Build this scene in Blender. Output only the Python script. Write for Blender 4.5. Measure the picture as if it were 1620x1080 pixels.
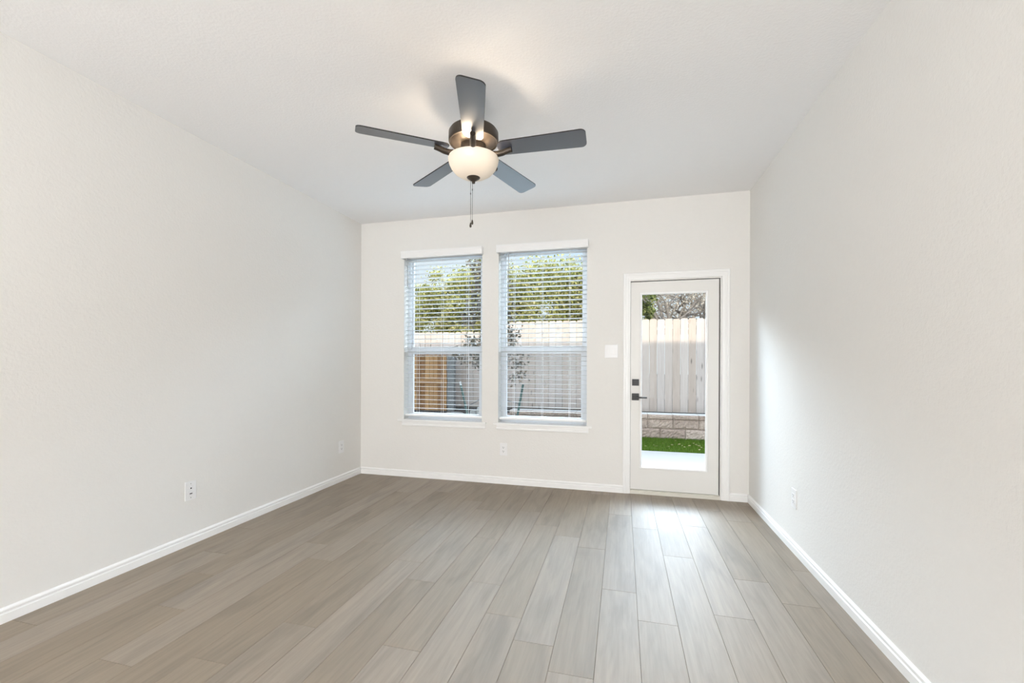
import bpy, bmesh, math, random
import numpy as np
from mathutils import Vector, Matrix

for o in list(bpy.data.objects):
    bpy.data.objects.remove(o)
SC = bpy.context.scene
COL = SC.collection
PI = math.pi

# ------------------------------------------------------------------ room size (metres)
XL, XR, YB, YF, H = -2.853, 1.106, 4.2815, -6.5, 2.80     # left, right, back, rear walls, ceiling
T = 0.15                                                  # outer wall thickness
YO = YB + T                                               # outer face of the back wall

# ------------------------------------------------------------------ camera
cam_d = bpy.data.cameras.new('camera')
cam = bpy.data.objects.new('camera', cam_d)
COL.objects.link(cam)
cam_d.sensor_fit = 'HORIZONTAL'
cam_d.sensor_width = 36.0
cam_d.lens = 682.038 / 1620 * 36.0
cam_d.shift_y = (575.197 - 540) / 1620
cam_d.clip_start = 0.02
cam_d.clip_end = 300
R0 = Vector((0.968705, 0.248194, 0.003313))
R1 = Vector((-0.24819, 0.96871, -0.001489))
R2 = Vector((-0.003579, 0.00062, 0.999993))
m = Matrix.Identity(4)
for i in range(3):
    m[i][0], m[i][1], m[i][2] = R0[i], R2[i], -R1[i]
m[2][3] = 1.2429
cam.matrix_world = m
SC.camera = cam

# ------------------------------------------------------------------ colour management
SC.view_settings.view_transform = 'Standard'
SC.view_settings.look = 'None'
SC.view_settings.gamma = 1.0
SC.view_settings.use_curve_mapping = False
SC.view_settings.exposure = 0.0
SC.cycles.use_denoising = True
SC.cycles.max_bounces = 12
SC.cycles.diffuse_bounces = 6
SC.cycles.glossy_bounces = 4
SC.cycles.transparent_max_bounces = 24
SC.cycles.sample_clamp_indirect = 6.0

# ------------------------------------------------------------------ world: hazy bright sky with thin cloud
world = bpy.data.worlds.new('world')
SC.world = world
world.use_nodes = True
nt = world.node_tree
nt.nodes.clear()
tc = nt.nodes.new('ShaderNodeTexCoord')
sep = nt.nodes.new('ShaderNodeSeparateXYZ')
nt.links.new(tc.outputs['Generated'], sep.inputs[0])
rm = nt.nodes.new('ShaderNodeValToRGB')
nt.links.new(sep.outputs['Z'], rm.inputs[0])
cr = rm.color_ramp
cr.elements[0].position = 0.0
cr.elements[0].color = (0.86, 0.93, 1.0, 1)
cr.elements[1].position = 1.0
cr.elements[1].color = (0.50, 0.70, 1.0, 1)
e = cr.elements.new(0.28)
e.color = (0.66, 0.82, 1.0, 1)
stn = nt.nodes.new('ShaderNodeMapRange')
nt.links.new(sep.outputs['Z'], stn.inputs[0])
stn.inputs[1].default_value = 0.235
stn.inputs[2].default_value = 0.44
stn.inputs[3].default_value = 1.0
stn.inputs[4].default_value = 2.4
cn = nt.nodes.new('ShaderNodeTexNoise')
cn.inputs['Scale'].default_value = 3.2
cn.inputs['Detail'].default_value = 5
nt.links.new(tc.outputs['Generated'], cn.inputs['Vector'])
cmr = nt.nodes.new('ShaderNodeMapRange')
cmr.inputs[1].default_value = 0.42
cmr.inputs[2].default_value = 0.66
nt.links.new(cn.outputs[0], cmr.inputs[0])
cmx = nt.nodes.new('ShaderNodeMix')
cmx.data_type = 'RGBA'
nt.links.new(cmr.outputs[0], cmx.inputs[0])
nt.links.new(rm.outputs[0], cmx.inputs[6])
cmx.inputs[7].default_value = (0.90, 0.94, 1.0, 1)
# added bright band above the visible sky on the garden side, boosts window light
bkz = nt.nodes.new('ShaderNodeMapRange')
bkz.interpolation_type = 'SMOOTHSTEP'
nt.links.new(sep.outputs['Z'], bkz.inputs[0])
bkz.inputs[1].default_value = 0.26
bkz.inputs[2].default_value = 0.42
bkz.inputs[3].default_value = 0.0
bkz.inputs[4].default_value = 37.0
bky = nt.nodes.new('ShaderNodeMapRange')
bky.interpolation_type = 'SMOOTHSTEP'
nt.links.new(sep.outputs['Y'], bky.inputs[0])
bky.inputs[1].default_value = 0.05
bky.inputs[2].default_value = 0.45
bkt = nt.nodes.new('ShaderNodeMapRange')                 # the added band fades out towards the zenith
bkt.interpolation_type = 'SMOOTHSTEP'
nt.links.new(sep.outputs['Z'], bkt.inputs[0])
bkt.inputs[1].default_value = 0.50
bkt.inputs[2].default_value = 0.76
bkt.inputs[3].default_value = 1.0
bkt.inputs[4].default_value = 0.0
bkv = nt.nodes.new('ShaderNodeMath')
bkv.operation = 'MULTIPLY'
nt.links.new(bkz.outputs[0], bkv.inputs[0])
nt.links.new(bkt.outputs[0], bkv.inputs[1])
bkm = nt.nodes.new('ShaderNodeMath')
bkm.operation = 'MULTIPLY'
nt.links.new(bkv.outputs[0], bkm.inputs[0])
nt.links.new(bky.outputs[0], bkm.inputs[1])
bka = nt.nodes.new('ShaderNodeMath')
bka.operation = 'ADD'
nt.links.new(stn.outputs[0], bka.inputs[0])
nt.links.new(bkm.outputs[0], bka.inputs[1])
bg = nt.nodes.new('ShaderNodeBackground')
nt.links.new(cmx.outputs[2], bg.inputs[0])
nt.links.new(bka.outputs[0], bg.inputs[1])
wo = nt.nodes.new('ShaderNodeOutputWorld')
nt.links.new(bg.outputs[0], wo.inputs[0])

# ------------------------------------------------------------------ sun and large lights
sd = bpy.data.lights.new('sun', 'SUN')
sun = bpy.data.objects.new('sun', sd)
COL.objects.link(sun)
sd.energy = 4.6
sd.angle = math.radians(1.6)
sd.color = (1.0, 0.93, 0.82)
sun_dir = Vector((-0.20, 0.96, -math.tan(math.radians(19.4)) * 0.96))
sun.rotation_euler = sun_dir.to_track_quat('-Z', 'Y').to_euler()
sun.location = (0, -12, 8)


def area(name, loc, rot, sx, sy, power, color):
    d = bpy.data.lights.new(name, 'AREA')
    d.shape = 'RECTANGLE'
    d.size, d.size_y = sx, sy
    d.energy = power
    d.color = color
    o = bpy.data.objects.new(name, d)
    COL.objects.link(o)
    o.location = loc
    o.rotation_euler = rot
    return o


# added fill behind the camera: one panel facing the room, one facing the ceiling
area('rear_fill_light', (-0.87, YF + 0.06, 1.40), (PI / 2, 0, 0), 3.8, 2.6, 186, (0.97, 0.985, 1.0))
area('rear_bounce_light', (-0.87, -3.0, 0.9), (PI, 0, 0), 3.0, 2.6, 185, (0.97, 0.985, 1.0))

# ------------------------------------------------------------------ node helpers
MATS = {}


def newmat(name):
    mt = bpy.data.materials.new(name)
    mt.use_nodes = True
    n = mt.node_tree
    b = n.nodes['Principled BSDF']
    MATS[name] = mt
    return mt, n, b


def simple(name, col, rough=0.5, metal=0.0, spec=0.5, noise=0.0, nscale=20.0, bump=0.0, bscale=200.0, coords='Object'):
    mt, n, b = newmat(name)
    b.inputs['Roughness'].default_value = rough
    b.inputs['Metallic'].default_value = metal
    b.inputs['Specular IOR Level'].default_value = spec
    b.inputs['Base Color'].default_value = (*col, 1)
    if noise or bump:
        t = n.nodes.new('ShaderNodeTexCoord')
    if noise:
        tx = n.nodes.new('ShaderNodeTexNoise')
        tx.inputs['Scale'].default_value = nscale
        tx.inputs['Detail'].default_value = 4
        n.links.new(t.outputs[coords], tx.inputs['Vector'])
        mx = n.nodes.new('ShaderNodeMix')
        mx.data_type = 'RGBA'
        mx.inputs[6].default_value = (*[c * (1 - noise) for c in col], 1)
        mx.inputs[7].default_value = (*[min(1, c * (1 + noise)) for c in col], 1)
        n.links.new(tx.outputs[0], mx.inputs[0])
        n.links.new(mx.outputs[2], b.inputs['Base Color'])
    if bump:
        t2 = n.nodes.new('ShaderNodeTexNoise')
        t2.inputs['Scale'].default_value = bscale
        t2.inputs['Detail'].default_value = 3
        n.links.new(t.outputs[coords], t2.inputs['Vector'])
        bp = n.nodes.new('ShaderNodeBump')
        bp.inputs['Strength'].default_value = bump
        bp.inputs['Distance'].default_value = 0.004
        n.links.new(t2.outputs[0], bp.inputs['Height'])
        n.links.new(bp.outputs[0], b.inputs['Normal'])
    return mt


WALL = simple('wall_paint', (0.805, 0.793, 0.768), 0.85, spec=0.2, noise=0.012, nscale=30, bump=0.35, bscale=75)
CEIL = simple('ceiling_paint', (0.90, 0.90, 0.905), 0.9, spec=0.15, noise=0.012, nscale=30, bump=0.35, bscale=75)
TRIM = simple('trim_paint', (0.90, 0.90, 0.895), 0.32, spec=0.5)
DOORP = simple('door_paint', (0.80, 0.79, 0.765), 0.4, spec=0.5)
VINYL = simple('white_vinyl', (0.62, 0.64, 0.665), 0.35, spec=0.5)
SLAT = simple('blind_slat', (0.62, 0.64, 0.645), 0.4, spec=0.4)
VALM = simple('blind_valance', (0.88, 0.88, 0.88), 0.4, spec=0.4)
PLATE = simple('plate_plastic', (0.84, 0.84, 0.845), 0.3, spec=0.5)
SLOT = simple('slot_dark', (0.02, 0.02, 0.02), 0.6)
DARK = simple('weatherstrip', (0.035, 0.033, 0.03), 0.8)
BLACK = simple('matte_black_metal', (0.014, 0.014, 0.016), 0.4, spec=0.5)
SEAL = simple('threshold_paint', (0.72, 0.69, 0.62), 0.5, spec=0.4)
BRONZE = simple('dark_bronze', (0.062, 0.049, 0.038), 0.42, metal=0.55, spec=0.6)
CHAIN = simple('chain_metal', (0.12, 0.11, 0.10), 0.35, metal=0.7)
CORD = simple('white_cord', (0.85, 0.85, 0.85), 0.6)
WAND = simple('wand_plastic', (0.42, 0.43, 0.44), 0.3)
CONC = simple('concrete', (0.36, 0.335, 0.305), 0.85, spec=0.2, noise=0.05, nscale=8)
SOIL = simple('soil', (0.055, 0.045, 0.037), 0.95, spec=0.1, noise=0.5, nscale=14, bump=0.8, bscale=30)
TURFB = simple('turf_base', (0.025, 0.06, 0.005), 0.9, spec=0.1, noise=0.3, nscale=25)
BARK = simple('bark', (0.24, 0.21, 0.19), 0.9, spec=0.1, noise=0.4, nscale=18, bump=0.8, bscale=40)
STAKE = simple('green_steel', (0.015, 0.05, 0.04), 0.5, spec=0.5)
STKTIP = simple('white_tip', (0.4, 0.4, 0.39), 0.5)
WIRE = simple('dark_wire', (0.06, 0.06, 0.06), 0.5)
ROCK = simple('limestone', (0.34, 0.325, 0.30), 0.9, spec=0.1, noise=0.18, nscale=9, bump=0.8, bscale=25)
STUCCO = simple('house_stucco', (0.62, 0.58, 0.52), 0.9, spec=0.1)
ROOFM = simple('roof_shingle', (0.16, 0.15, 0.14), 0.9, spec=0.1, noise=0.3, nscale=30)
BULBM = None


def blade_mat():
    mt, n, b = newmat('blade_finish')
    b.inputs['Base Color'].default_value = (0.018, 0.024, 0.042, 1)
    b.inputs['Roughness'].default_value = 0.33
    b.inputs['IOR'].default_value = 2.1
    b.inputs['Specular IOR Level'].default_value = 0.7
    t = n.nodes.new('ShaderNodeTexCoord')
    mp = n.nodes.new('ShaderNodeMapping')
    mp.inputs['Scale'].default_value = (40, 40, 40)
    n.links.new(t.outputs['Object'], mp.inputs[0])
    x = n.nodes.new('ShaderNodeTexNoise')
    n.links.new(mp.outputs[0], x.inputs['Vector'])
    bp = n.nodes.new('ShaderNodeBump')
    bp.inputs['Strength'].default_value = 0.002
    n.links.new(x.outputs[0], bp.inputs['Height'])
    n.links.new(bp.outputs[0], b.inputs['Normal'])
    return mt


BLADE = blade_mat()
BLADE_EDGE = simple('blade_edge', (0.012, 0.010, 0.010), 0.5)


def bowl_mat():
    mt, n, b = newmat('frosted_bowl')
    n.nodes.remove(b)
    out = n.nodes['Material Output']
    tr = n.nodes.new('ShaderNodeBsdfTranslucent')
    tr.inputs[0].default_value = (1.0, 0.90, 0.76, 1)
    df = n.nodes.new('ShaderNodeBsdfDiffuse')
    df.inputs[0].default_value = (0.80, 0.74, 0.66, 1)
    gl = n.nodes.new('ShaderNodeBsdfGlossy')
    gl.inputs['Roughness'].default_value = 0.25
    em = n.nodes.new('ShaderNodeEmission')
    em.inputs[0].default_value = (1.0, 0.84, 0.64, 1)
    em.inputs[1].default_value = 0.06
    m1 = n.nodes.new('ShaderNodeMixShader')
    m1.inputs[0].default_value = 0.010
    n.links.new(df.outputs[0], m1.inputs[1])
    n.links.new(tr.outputs[0], m1.inputs[2])
    m2 = n.nodes.new('ShaderNodeMixShader')
    m2.inputs[0].default_value = 0.05
    n.links.new(m1.outputs[0], m2.inputs[1])
    n.links.new(gl.outputs[0], m2.inputs[2])
    ad = n.nodes.new('ShaderNodeAddShader')
    n.links.new(m2.outputs[0], ad.inputs[0])
    n.links.new(em.outputs[0], ad.inputs[1])
    n.links.new(ad.outputs[0], out.inputs[0])
    return mt


BOWL = bowl_mat()


def glass_mat():
    mt, n, b = newmat('window_glass')
    n.nodes.remove(b)
    out = n.nodes['Material Output']
    tr = n.nodes.new('ShaderNodeBsdfTransparent')
    tr.inputs[0].default_value = (0.96, 0.98, 0.97, 1)
    gl = n.nodes.new('ShaderNodeBsdfGlossy')
    gl.inputs['Roughness'].default_value = 0.01
    fr = n.nodes.new('ShaderNodeFresnel')
    fr.inputs[0].default_value = 1.12
    mx = n.nodes.new('ShaderNodeMixShader')
    n.links.new(fr.outputs[0], mx.inputs[0])
    n.links.new(tr.outputs[0], mx.inputs[1])
    n.links.new(gl.outputs[0], mx.inputs[2])
    n.links.new(mx.outputs[0], out.inputs[0])
    return mt


GLASS = glass_mat()


def screen_mat():
    mt, n, b = newmat('insect_screen')
    n.nodes.remove(b)
    out = n.nodes['Material Output']
    tr = n.nodes.new('ShaderNodeBsdfTransparent')
    df = n.nodes.new('ShaderNodeBsdfDiffuse')
    df.inputs[0].default_value = (0.10, 0.10, 0.11, 1)
    mx = n.nodes.new('ShaderNodeMixShader')
    mx.inputs[0].default_value = 0.22
    n.links.new(tr.outputs[0], mx.inputs[1])
    n.links.new(df.outputs[0], mx.inputs[2])
    n.links.new(mx.outputs[0], out.inputs[0])
    return mt


SCREEN = screen_mat()


def rnd_mat(name, stops, rough=0.7, spec=0.2, grain=None, translucent=0.0, knots=False, bump=0.0):
    """colour chosen per face from attribute 'rnd' through a ramp, with an optional stretched grain"""
    mt, n, b = newmat(name)
    b.inputs['Roughness'].default_value = rough
    b.inputs['Specular IOR Level'].default_value = spec
    at = n.nodes.new('ShaderNodeAttribute')
    at.attribute_name = 'rnd'
    rp = n.nodes.new('ShaderNodeValToRGB')
    n.links.new(at.outputs['Fac'], rp.inputs[0])
    els = rp.color_ramp.elements
    els[0].position, els[0].color = stops[0][0], (*stops[0][1], 1)
    els[1].position, els[1].color = stops[-1][0], (*stops[-1][1], 1)
    for p, c in stops[1:-1]:
        k = els.new(p)
        k.color = (*c, 1)
    col = rp.outputs[0]
    if grain:
        t = n.nodes.new('ShaderNodeTexCoord')
        cmb = n.nodes.new('ShaderNodeCombineXYZ')
        for i_ in range(3):
            ml = n.nodes.new('ShaderNodeMath')
            ml.operation = 'MULTIPLY'
            ml.inputs[1].default_value = 37.0 + i_ * 11
            n.links.new(at.outputs['Fac'], ml.inputs[0])
            n.links.new(ml.outputs[0], cmb.inputs[i_])
        va = n.nodes.new('ShaderNodeVectorMath')
        va.operation = 'ADD'
        n.links.new(t.outputs['Object'], va.inputs[0])
        n.links.new(cmb.outputs[0], va.inputs[1])
        mp = n.nodes.new('ShaderNodeMapping')
        mp.inputs['Scale'].default_value = grain[0]
        n.links.new(va.outputs[0], mp.inputs[0])
        ns = n.nodes.new('ShaderNodeTexNoise')
        ns.inputs['Scale'].default_value = 1.0
        ns.inputs['Detail'].default_value = 6
        ns.inputs['Roughness'].default_value = 0.62
        ns.inputs['Distortion'].default_value = 0.6
        n.links.new(mp.outputs[0], ns.inputs['Vector'])
        mr = n.nodes.new('ShaderNodeMapRange')
        mr.inputs[1].default_value = 0.3
        mr.inputs[2].default_value = 0.7
        mr.inputs[3].default_value = 1 - grain[1]
        mr.inputs[4].default_value = 1 + grain[1]
        n.links.new(ns.outputs[0], mr.inputs[0])
        mx = n.nodes.new('ShaderNodeMix')
        mx.data_type = 'RGBA'
        mx.blend_type = 'MULTIPLY'
        mx.inputs[0].default_value = 1.0
        n.links.new(col, mx.inputs[6])
        n.links.new(mr.outputs[0], mx.inputs[7])
        col = mx.outputs[2]
        if knots:
            vo = n.nodes.new('ShaderNodeTexVoronoi')
            vo.inputs['Scale'].default_value = 1.0
            mp2 = n.nodes.new('ShaderNodeMapping')
            mp2.inputs['Scale'].default_value = knots
            n.links.new(va.outputs[0], mp2.inputs[0])
            n.links.new(mp2.outputs[0], vo.inputs['Vector'])
            k2 = n.nodes.new('ShaderNodeMapRange')
            k2.inputs[1].default_value = 0.05
            k2.inputs[2].default_value = 0.16
            k2.inputs[3].default_value = 0.45
            k2.inputs[4].default_value = 1.0
            n.links.new(vo.outputs['Distance'], k2.inputs[0])
            m3 = n.nodes.new('ShaderNodeMix')
            m3.data_type = 'RGBA'
            m3.blend_type = 'MULTIPLY'
            m3.inputs[0].default_value = 1.0
            n.links.new(col, m3.inputs[6])
            n.links.new(k2.outputs[0], m3.inputs[7])
            col = m3.outputs[2]
        if bump:
            bp = n.nodes.new('ShaderNodeBump')
            bp.inputs['Strength'].default_value = bump
            bp.inputs['Distance'].default_value = 0.002
            n.links.new(ns.outputs[0], bp.inputs['Height'])
            n.links.new(bp.outputs[0], b.inputs['Normal'])
    n.links.new(col, b.inputs['Base Color'])
    if translucent:
        out = n.nodes['Material Output']
        tl = n.nodes.new('ShaderNodeBsdfTranslucent')
        n.links.new(col, tl.inputs[0])
        ms = n.nodes.new('ShaderNodeMixShader')
        ms.inputs[0].default_value = translucent
        n.links.new(b.outputs[0], ms.inputs[1])
        n.links.new(tl.outputs[0], ms.inputs[2])
        n.links.new(ms.outputs[0], out.inputs[0])
    return mt


def floor_mat():
    mt = rnd_mat('vinyl_plank', [(0.0, (0.216, 0.162, 0.108)), (0.35, (0.232, 0.177, 0.121)),
                                 (0.7, (0.248, 0.194, 0.142)), (1.0, (0.268, 0.214, 0.162))],
                 rough=0.61, spec=1.0, grain=((58, 3.2, 58), 0.15), bump=0.12)
    n = mt.node_tree
    b = n.nodes['Principled BSDF']
    b.inputs['IOR'].default_value = 1.72
    # broad dark cathedral streaks
    t = n.nodes.new('ShaderNodeTexCoord')
    at = n.nodes.new('ShaderNodeAttribute')
    at.attribute_name = 'rnd'
    ml = n.nodes.new('ShaderNodeMath')
    ml.operation = 'MULTIPLY'
    ml.inputs[1].default_value = 91.0
    n.links.new(at.outputs['Fac'], ml.inputs[0])
    cmb = n.nodes.new('ShaderNodeCombineXYZ')
    n.links.new(ml.outputs[0], cmb.inputs[1])
    n.links.new(ml.outputs[0], cmb.inputs[2])
    va = n.nodes.new('ShaderNodeVectorMath')
    va.operation = 'ADD'
    n.links.new(t.outputs['Object'], va.inputs[0])
    n.links.new(cmb.outputs[0], va.inputs[1])
    mp = n.nodes.new('ShaderNodeMapping')
    mp.inputs['Scale'].default_value = (9, 1.5, 9)
    n.links.new(va.outputs[0], mp.inputs[0])
    ns = n.nodes.new('ShaderNodeTexNoise')
    ns.inputs['Scale'].default_value = 1.0
    ns.inputs['Detail'].default_value = 3
    ns.inputs['Distortion'].default_value = 0.8
    n.links.new(mp.outputs[0], ns.inputs['Vector'])
    mr = n.nodes.new('ShaderNodeMapRange')
    mr.inputs[1].default_value = 0.32
    mr.inputs[2].default_value = 0.52
    mr.inputs[3].default_value = 0.80
    mr.inputs[4].default_value = 1.05
    n.links.new(ns.outputs[0], mr.inputs[0])
    src = b.inputs['Base Color'].links[0].from_socket
    mx = n.nodes.new('ShaderNodeMix')
    mx.data_type = 'RGBA'
    mx.blend_type = 'MULTIPLY'
    mx.inputs[0].default_value = 1.0
    n.links.new(src, mx.inputs[6])
    n.links.new(mr.outputs[0], mx.inputs[7])
    n.links.new(mx.outputs[2], b.inputs['Base Color'])
    return mt


PLANK = floor_mat()
FENCE = rnd_mat('fence_cedar', [(0.0, (0.375, 0.295, 0.245)), (0.3, (0.40, 0.325, 0.28)), (0.65, (0.405, 0.34, 0.305)), (1.0, (0.435, 0.36, 0.315))],
                rough=0.85, spec=0.1, grain=((45, 45, 2.2), 0.10), knots=(9, 9, 2.2))
GATE = rnd_mat('stained_cedar', [(0.0, (0.13, 0.055, 0.016)), (0.5, (0.25, 0.125, 0.045)), (1.0, (0.35, 0.195, 0.085))],
               rough=0.85, spec=0.1, grain=((45, 45, 2.2), 0.22), knots=(9, 9, 2.2))
BLOCK = rnd_mat('split_face_block', [(0.0, (0.31, 0.225, 0.18)), (0.5, (0.37, 0.275, 0.22)), (1.0, (0.42, 0.32, 0.26))],
                rough=0.95, spec=0.1, grain=((30, 30, 30), 0.28), bump=1.0)
LEAF_Y = rnd_mat('yellow_green_leaf', [(0.0, (0.06, 0.065, 0.015)), (0.3, (0.20, 0.21, 0.045)), (0.65, (0.41, 0.38, 0.12)), (1.0, (0.55, 0.47, 0.25))],
                 rough=0.5, spec=0.3, translucent=0.25)
LEAF_G = rnd_mat('green_leaf', [(0.0, (0.05, 0.07, 0.02)), (0.5, (0.17, 0.22, 0.06)), (1.0, (0.38, 0.38, 0.14))], rough=0.5, spec=0.3, translucent=0.25)
LEAF_D = rnd_mat('dark_leaf', [(0.0, (0.035, 0.03, 0.025)), (0.5, (0.075, 0.065, 0.04)), (1.0, (0.16, 0.11, 0.07))], rough=0.5, spec=0.3, translucent=0.15)
LEAF_B = rnd_mat('dry_leaf', [(0.0, (0.24, 0.20, 0.16)), (0.5, (0.40, 0.34, 0.28)), (1.0, (0.54, 0.47, 0.39))], rough=0.7, spec=0.15, translucent=0.2)
GRASS = rnd_mat('turf_blade', [(0.0, (0.05, 0.095, 0.005)), (0.6, (0.105, 0.185, 0.012)), (1.0, (0.18, 0.25, 0.04))], rough=0.6, spec=0.2, translucent=0.2)
FALLEN = simple('fallen_leaf', (0.36, 0.28, 0.15), 0.7, spec=0.2, noise=0.3, nscale=40)


# ------------------------------------------------------------------ mesh helpers
def bx(bm, x0, x1, y0, y1, z0, z1, bev=0.0):
    """axis-aligned box, optionally with bevelled edges"""
    vs = [bm.verts.new((x, y, z)) for x in (x0, x1) for y in (y0, y1) for z in (z0, z1)]
    q = ((0, 1, 3, 2), (4, 6, 7, 5), (0, 4, 5, 1), (2, 3, 7, 6), (0, 2, 6, 4), (1, 5, 7, 3))
    fs = [bm.faces.new([vs[i] for i in f]) for f in q]
    if bev:
        es = {e for f in fs for e in f.edges}
        bmesh.ops.bevel(bm, geom=list(es), offset=bev, segments=2, affect='EDGES', profile=0.6)
    return fs


def tube(bm, pts, radii, n=10, cap=True):
    pts = [Vector(p) for p in pts]
    if not hasattr(radii, '__len__'):
        radii = [radii] * len(pts)
    rings = []
    up = Vector((0, 0, 1))
    for i, p in enumerate(pts):
        a = pts[max(i - 1, 0)]
        b = pts[min(i + 1, len(pts) - 1)]
        t = (b - a).normalized()
        ref = up if abs(t.dot(up)) < 0.95 else Vector((1, 0, 0))
        u = t.cross(ref).normalized()
        v = t.cross(u)
        rings.append([bm.verts.new(p + (u * math.cos(2 * PI * k / n) + v * math.sin(2 * PI * k / n)) * radii[i]) for k in range(n)])
    for i in range(len(rings) - 1):
        for k in range(n):
            bm.faces.new((rings[i][k], rings[i][(k + 1) % n], rings[i + 1][(k + 1) % n], rings[i + 1][k]))
    if cap:
        bm.faces.new(rings[0][::-1])
        bm.faces.new(rings[-1])


def lathe(bm, prof, c, n=40):
    rings = []
    for r, z in prof:
        if r < 1e-5:
            rings.append([bm.verts.new((c[0], c[1], z))])
        else:
            rings.append([bm.verts.new((c[0] + r * math.cos(2 * PI * k / n), c[1] + r * math.sin(2 * PI * k / n), z)) for k in range(n)])
    for a, b in zip(rings[:-1], rings[1:]):
        for k in range(n):
            k2 = (k + 1) % n
            if len(a) == 1 and len(b) == 1:
                continue
            if len(a) == 1:
                bm.faces.new((a[0], b[k2], b[k]))
            elif len(b) == 1:
                bm.faces.new((a[k], a[k2], b[0]))
            else:
                bm.faces.new((a[k], a[k2], b[k2], b[k]))


def sweep(bm, prof, path_a, path_b, out, up=Vector((0, 0, 1))):
    """extrude a profile [(depth along out, height)] from a to b"""
    A = [bm.verts.new(Vector(path_a) + out * d + up * h) for d, h in prof]
    B = [bm.verts.new(Vector(path_b) + out * d + up * h) for d, h in prof]
    k = len(prof)
    for i in range(k):
        j = (i + 1) % k
        bm.faces.new((A[i], A[j], B[j], B[i]))
    bm.faces.new(A[::-1])
    bm.faces.new(B)


def obj(name, bm, mat, parent=None, smooth=False, origin=None):
    """one mesh object; vertices given in world space, re-based on the parent or on the origin"""
    bmesh.ops.recalc_face_normals(bm, faces=bm.faces[:])
    off = Vector((0, 0, 0))
    if parent is not None:
        p = parent
        while p is not None:
            off += p.location
            p = p.parent
    elif origin is None:
        xs = [v.co for v in bm.verts]
        lo = Vector([min(v[i] for v in xs) for i in range(3)])
        hi = Vector([max(v[i] for v in xs) for i in range(3)])
        off = Vector(((lo.x + hi.x) / 2, (lo.y + hi.y) / 2, lo.z))
    else:
        off = Vector(origin)
    for v in bm.verts:
        v.co -= off
    me = bpy.data.meshes.new(name)
    bm.to_mesh(me)
    bm.free()
    mats = mat if isinstance(mat, (list, tuple)) else [mat]
    for k in mats:
        me.materials.append(k)
    if smooth:
        for p in me.polygons:
            p.use_smooth = True
        try:
            me.set_sharp_from_angle(angle=math.radians(40))
        except Exception:
            pass
    o = bpy.data.objects.new(name, me)
    COL.objects.link(o)
    if parent is not None:
        o.parent = parent
    else:
        o.location = off
    return o


def tag(o, label, cat, group=None, kind=None):
    o['label'] = label
    o['category'] = cat
    if group:
        o['group'] = group
    if kind:
        o['kind'] = kind
    return o


def thing(name, loc, label, cat, group=None, kind=None):
    o = bpy.data.objects.new(name, None)
    o.empty_display_size = 0.05
    COL.objects.link(o)
    o.location = loc
    return tag(o, label, cat, group, kind)


def NB():
    return bmesh.new()


def set_rnd(o, vals):
    a = o.data.attributes.new('rnd', 'FLOAT', 'FACE')
    a.data.foreach_set('value', np.asarray(vals, dtype=np.float32))


# ------------------------------------------------------------------ SETTING: room shell
W1 = (-2.320, -1.421, 0.628, 2.425)      # window openings x0,x1,z0,z1
W2 = (-1.243, -0.339, 0.628, 2.425)
D1 = (0.070, 0.868, 0.0, 2.030)          # door opening

bm = NB()
xs = [-9.0, W1[0], W1[1], W2[0], W2[1], D1[0], D1[1], 6.0]
segs = [(xs[0], xs[1], -0.3, 3.0), (xs[2], xs[3], -0.3, 3.0), (xs[4], xs[5], -0.3, 3.0), (xs[6], xs[7], -0.3, 3.0)]
for a, b, c, d in segs:
    bx(bm, a, b, YB, YO, c, d)
for w in (W1, W2):
    bx(bm, w[0], w[1], YB, YO, -0.3, w[2] - 0.02)
    bx(bm, w[0], w[1], YB, YO, w[3], 3.0)
bx(bm, D1[0], D1[1], YB, YO, D1[3], 3.0)
bx(bm, D1[0], D1[1], YB, YO, -0.3, -0.02)
bmesh.ops.remove_doubles(bm, verts=bm.verts[:], dist=1e-5)
tag(obj('wall_back', bm, WALL), 'cream textured back wall with two windows and a glazed door', 'wall', kind='structure')

bm = NB()
bx(bm, XL - 0.12, XL, YF - 0.12, YB, -0.02, H)
tag(obj('wall_left', bm, WALL), 'long cream textured wall on the left with two outlets', 'wall', kind='structure')
bm = NB()
bx(bm, XR, XR + 0.12, YF - 0.12, YB, -0.02, H)
tag(obj('wall_right', bm, WALL), 'cream textured wall on the right beside the door', 'wall', kind='structure')
bm = NB()
bx(bm, XL - 0.12, XR + 0.12, YF - 0.12, YF, -0.02, H)
tag(obj('wall_rear', bm, WALL), 'plain cream wall behind the viewpoint', 'wall', kind='structure')
bm = NB()
bx(bm, XL - 0.12, XR + 0.12, YF - 0.12, YB, H, H + 0.12)
tag(obj('ceiling', bm, CEIL), 'white textured ceiling above the fan', 'ceiling', kind='structure')
bm = NB()
bx(bm, -9.0, 6.0, YF - 0.2, 4.92, 2.925, 3.03)
tag(obj('roof', bm, ROOFM), 'dark shingled roof with eave over the patio', 'roof', kind='structure')

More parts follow.
